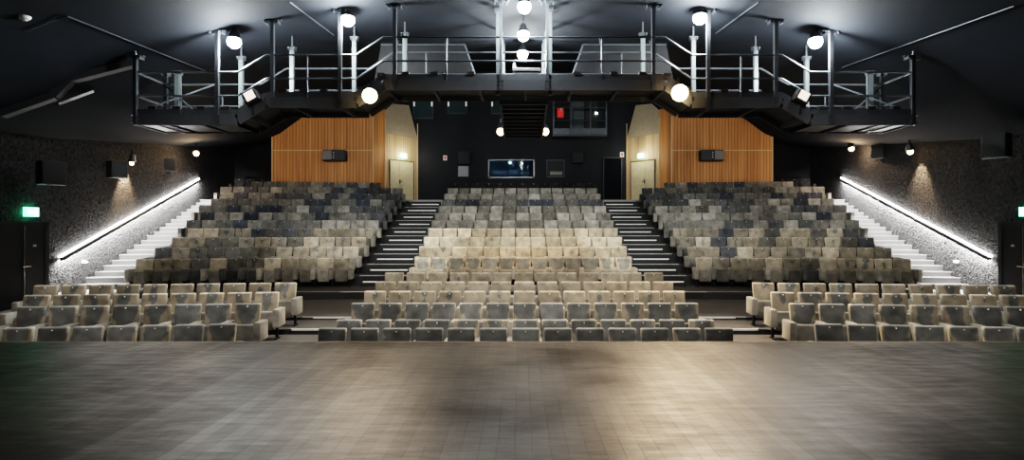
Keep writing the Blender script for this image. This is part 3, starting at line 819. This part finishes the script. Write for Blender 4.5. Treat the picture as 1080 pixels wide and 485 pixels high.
# ceiling rods and trunking
def on_ceil(px,py):
    lo,hi=3.0,30.0
    for _ in range(40):
        mid=(lo+hi)/2; q=at(px,py,mid)
        if q.z < cz(q.x,mid): lo=mid
        else: hi=mid
    return at(px,py,lo)
for (a,b,l) in (((72,16),(222,76),'thin pale cable stretched across ceiling above the left catwalk end'),((28,31),(72,16),'short dark conduit running from the white smoke detector'),
              ((306,1),(352,36),'thin cable running to the ceiling lamp over left catwalk bay'),((800,1),(755,34),'thin cable running to the ceiling lamp over right catwalk bay'),
              ((1069,5),(888,70),'thin pale cable stretched across ceiling above right catwalk end')):
    p=on_ceil(*a); q=on_ceil(*b); mb=MB(); N=8; pts=[]
    for i in range(N+1):
        t=i/N; v=p.lerp(q,t); v.z=cz(v.x,v.y)-.03; pts.append(v)
    for u0,u1 in zip(pts,pts[1:]): mb.tube(u0,u1,.014,5)
    tag(mb.build('ceiling_cable', M['rail'] if 'pale' in l else M['postdk']), l, 'cable')
p=on_ceil(2,116); q=on_ceil(143,62); mb=MB()
tk = thing('ceiling_trunking','long dark trunking on the ceiling left of the catwalk','trunking',(0,0,0))
N=8
pts=[p.lerp(q,i/N) for i in range(N+1)]
for v in pts: v.z=cz(v.x,v.y)-.10
for u0,u1 in zip(pts,pts[1:]): mb.beam(u0,u1,.30,.16)
mb.build('duct', M['black'], tk)
p=on_ceil(62,102); q=on_ceil(98,89); p.z-=.18; q.z-=.18
MB().beam(p,q,.06,.06).build('light_tube', simple('unlit_tube',(.25,.23,.22),.4), tk)
for e in (p,q): MB().beam(e,e+Vector((0,0,.2)),.04,.04).build('hanger', M['metal'], tk)

# ------------------------------------------------------------ seats
def rbox(a,b,bev,seg=2): return MB().box(a,b)
def tilt(mb, z0, k):     # lean back with height
    mb.v=[(x,y+(z-z0)*k,z) for x,y,z in mb.v]; return mb
def back_mesh(hw=.238):
    mb = tilt(MB().box((-hw,-.0,.40),(hw,.10,.93)),.93,.20)
    mb.v=[((x*(.93 if z<.5 else 1)),y,z) for x,y,z in mb.v]
    return mb
def cush():
    mb = tilt(MB().box((-.225,-.27,.16),(.225,-.15,.555)),.16,.10)
    mb.v=[((x*(.86 if z<.25 else 1)),y,z) for x,y,z in mb.v]
    return mb
def arm(sx): 
    return MB().box((sx*.275-.034,-.42,.26),(sx*.275+.034,.02,.60))
def endarm(sx):
    return MB().box((sx*.275-.034+(.0),-.44,.25),(sx*.275+.034+sx*.06,.04,.62) ) if sx>0 else MB().box((-.275-.094,-.44,.25),(-.275+.034,.04,.62))
def legm(sx):
    mb=MB().box((sx*.275-.022,-.27,.0),(sx*.275+.022,-.19,.30)); mb.box((sx*.275-.03,-.36,0),(sx*.275+.03,-.08,.02)); return mb
PR = {}
def pm(key, mb, mat, bev, seg=2, smooth=True):
    me = mb.mesh(key, bev, seg, smooth); me.materials.append(mat); PR[key]=me
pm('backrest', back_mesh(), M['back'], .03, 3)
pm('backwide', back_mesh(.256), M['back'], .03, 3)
pm('seat', cush(), M['velour'], .04, 3)
pm('armL', arm(-1), M['velour'], .015); pm('armR', arm(1), M['velour'], .015)
pm('endL', endarm(-1), M['velour'], .02); pm('endR', endarm(1), M['velour'], .02)
pm('legL', legm(-1), M['seatleg'], .004,1,False); pm('legR', legm(1), M['seatleg'], .004,1,False)
pl = MB().tube((0,-.022,.875),(0,.0,.875),.014,8); pm('plate', pl, M['plate'], 0)
proto = None
def child(name, me, par, color=None):
    o = bpy.data.objects.new(name, me); COL.objects.link(o); o.parent = par
    if color: o.color = color
    return o
# one seat of the kind, then obj.copy() for the others
base = bpy.data.objects.new('theatre_seat', None); base.empty_display_size=.1; COL.objects.link(base)
base_kids = []
for nm,key in (('backrest','backrest'),('seat','seat'),('armrest','armL'),('leg','legL'),('number_plate','plate')):
    base_kids.append(child(nm, PR[key], base))
first = [True]
def seat(loc, rz, label, group, tone, last, patch=1, wide=False):
    kids = []
    if first[0]: r = base; kids = base_kids; first[0]=False
    else:
        r = base.copy(); COL.objects.link(r)
        for k in base_kids:
            c = k.copy(); COL.objects.link(c); c.parent = r; kids.append(c)
    r.location = loc; r.rotation_euler=(0,0,rz); tag(r,label,'seat',group)
    for c in kids:
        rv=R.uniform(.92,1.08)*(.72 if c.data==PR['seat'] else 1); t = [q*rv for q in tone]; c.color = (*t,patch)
    if wide: kids[0].data = PR['backwide']
    if last=='L': kids[2].data = PR['endL']
    if last=='R' :
        c = kids[2].copy(); c.data = PR['endR']; COL.objects.link(c); c.parent=r
        c = kids[3].copy(); c.data = PR['legR']; COL.objects.link(c); c.parent=r
    return r
ORD = ['first','second','third','fourth','fifth','sixth','seventh','eighth','ninth','tenth','eleventh','twelfth','thirteenth','fourteenth','fifteenth']
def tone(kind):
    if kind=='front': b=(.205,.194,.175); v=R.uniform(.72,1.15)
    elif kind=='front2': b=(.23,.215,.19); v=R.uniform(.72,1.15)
    elif kind=='pale': b=(.50,.45,.37); v=R.uniform(.75,1.25)  # beige lifted to carry the lamplight on the raised centre rows
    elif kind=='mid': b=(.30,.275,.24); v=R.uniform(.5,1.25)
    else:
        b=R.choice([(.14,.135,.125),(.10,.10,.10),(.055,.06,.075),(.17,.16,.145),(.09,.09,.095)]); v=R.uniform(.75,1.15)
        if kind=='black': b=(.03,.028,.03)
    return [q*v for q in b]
# the mass of far seats
SV=[];SF=[];SC=[];SM=[]
far_parts=[(back_mesh(.256).mesh('t',.02,1),0),(cush().mesh('t',.025,1),0),(arm(-1).mesh('t',.0),0),(legm(-1).mesh('t',0),1),(pl.mesh('t'),2)]
far_end={'L':endarm(-1).mesh('t'),'R':endarm(1).mesh('t')}
def far(loc,rz,tn,last):
    T = Matrix.Translation(loc)@Matrix.Rotation(rz,4,'Z')
    ps = list(far_parts)
    if last: ps.append((far_end[last],0))
    for me,mi in ps:
        o=len(SV); rv=R.uniform(.9,1.1); t=[q*rv for q in tn]
        for v in me.vertices: SV.append(tuple(T@v.co)); SC.append((*t,1))
        for p in me.polygons: SF.append(tuple(i+o for i in p.vertices)); SM.append(mi)
def row(xc, D, z, n, rot, block, rown, group, tk, indiv, adj='grey', rev=False, anchor='left aisle', pivot=None, patch=1, wide=False):
    """n seats; centre rows are centred on xc; side rows start at the aisle"""
    for i in range(n):
        if rot==0:
            x = xc+(i-(n-1)/2)*.55; y=D; rz=0; order=i
            last = 'L' if i==0 else ('R' if i==n-1 else None)
        else:
            s = -1 if rot>0 else 1; d=.275+i*.55
            x = s*(pivot+d*math.cos(TH)); y = D-d*math.sin(TH); rz = rot; order=i
            if s<0: last = 'R' if i==0 else ('L' if i==n-1 else None)
            else: last = 'L' if i==0 else ('R' if i==n-1 else None)
        tn = tone(tk(i,n) if callable(tk) else tk)
        if indiv:
            label = '%s fabric tip-up seat %s from %s in %s row of %s' % (adj, ORD[order], anchor, ORD[rown], block)
            seat((x,y,z), rz, label, group, tn, last, patch+R.uniform(-.1,.1), wide)
        else: far((x,y,z), rz, tn, last)
# front centre block
for k in range(6):
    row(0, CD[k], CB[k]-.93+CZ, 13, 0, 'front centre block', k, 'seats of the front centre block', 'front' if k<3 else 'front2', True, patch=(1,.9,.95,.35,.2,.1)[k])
# front side blocks
FS = [10.2, 11.17, 12.0, 12.95]; FN=[7,8,9,10]; FZ=[-2.56+CZ,-2.36+CZ,-2.23+CZ,-2.12+CZ]
FZ[0]=0.0+.04
for k in range(4):
    for s,nm in ((-1,'left'),(1,'right')):
        row(0, FS[k], FZ[k] if k else 0.0, FN[k]+(1 if s>0 and k<3 else 0), -s*TH, 'front %s block'%nm, k, 'seats of the front %s block'%nm, 'front' if k<2 else 'front2', True, patch=(1,.9,.55,.4)[k], pivot=5.12, anchor='%s aisle'%nm)
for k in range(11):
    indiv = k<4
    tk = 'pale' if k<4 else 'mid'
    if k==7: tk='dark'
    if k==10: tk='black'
    row(0, TD[k], TZ[k], 13, 0, 'raised centre block', k, 'seats of the raised centre block', tk, indiv, adj='beige', wide=True, patch=(1,.25,.15,.1)[min(k,3)])
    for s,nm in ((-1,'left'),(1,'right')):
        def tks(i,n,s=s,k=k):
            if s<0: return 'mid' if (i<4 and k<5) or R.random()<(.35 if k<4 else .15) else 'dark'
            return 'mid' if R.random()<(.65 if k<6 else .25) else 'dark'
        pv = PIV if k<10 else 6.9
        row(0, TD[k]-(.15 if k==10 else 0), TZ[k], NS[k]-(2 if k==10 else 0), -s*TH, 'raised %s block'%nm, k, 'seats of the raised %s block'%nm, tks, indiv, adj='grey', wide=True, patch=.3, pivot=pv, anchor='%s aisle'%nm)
for s in (-1,1):
    row(0, TD[11]+.45, TZ[11], 4, -s*TH, '', 0, '', 'black', False, pivot=12.55)
me = bpy.data.meshes.new('theatre_seats'); me.from_pydata(SV,[],SF)
ca = me.color_attributes.new('tone','FLOAT_COLOR','POINT')
for i,c in enumerate(SC): ca.data[i].color=c
me.materials.append(M['velattr']); me.materials.append(M['seatleg']); me.materials.append(M['plate'])
me.polygons.foreach_set('material_index', SM)
o = bpy.data.objects.new('theatre_seats', me); COL.objects.link(o); o['kind']='stuff'
tag(o,'rear rows of grey fabric tip-up seats on the upper tiers','seats')

# ------------------------------------------------------------ fill and world
w = bpy.data.worlds.new('world'); S.world = w; w.use_nodes=True
bg = w.node_tree.nodes['Background']; bg.inputs[0].default_value=(.80,.88,1,1); bg.inputs[1].default_value=.07
# unseen fill spots added on the stage side to brighten the seating
for x,tx,p in ((-5.2,-7.2,900),(-1.8,-1.6,1000),(1.8,1.6,1000),(5.2,7.2,900)):
    light('seat_fill_spot', None, (x,4.5,7.6), p*1.15, (1,.955,.87), .35, 'SPOT', aim(((tx-x)*1.2,10,-6.6)), .92, .7)
for s in (-1,1): light('door_fill_spot', None, (s*12.3,13,4.8), 700, (1,.97,.93), .1, 'SPOT', aim((-s*.1,.10,-1)), .75, .6)  # unseen fill spots added to brighten the floor beside the side doors
# camera
cam = bpy.data.cameras.new('camera'); co = bpy.data.objects.new('camera',cam); COL.objects.link(co)
cam.sensor_width=36; cam.lens=36*F/1080; cam.shift_x=-(VX-540)/1080; cam.clip_start=.05; cam.clip_end=200
co.location=(CX,0,CZ); co.rotation_euler=(PI/2,0,0)
S.camera = co
S.view_settings.view_transform='Filmic'; S.view_settings.look='High Contrast'; S.view_settings.exposure=1.0
S.cycles.use_denoising=True
S.cycles.max_bounces=6
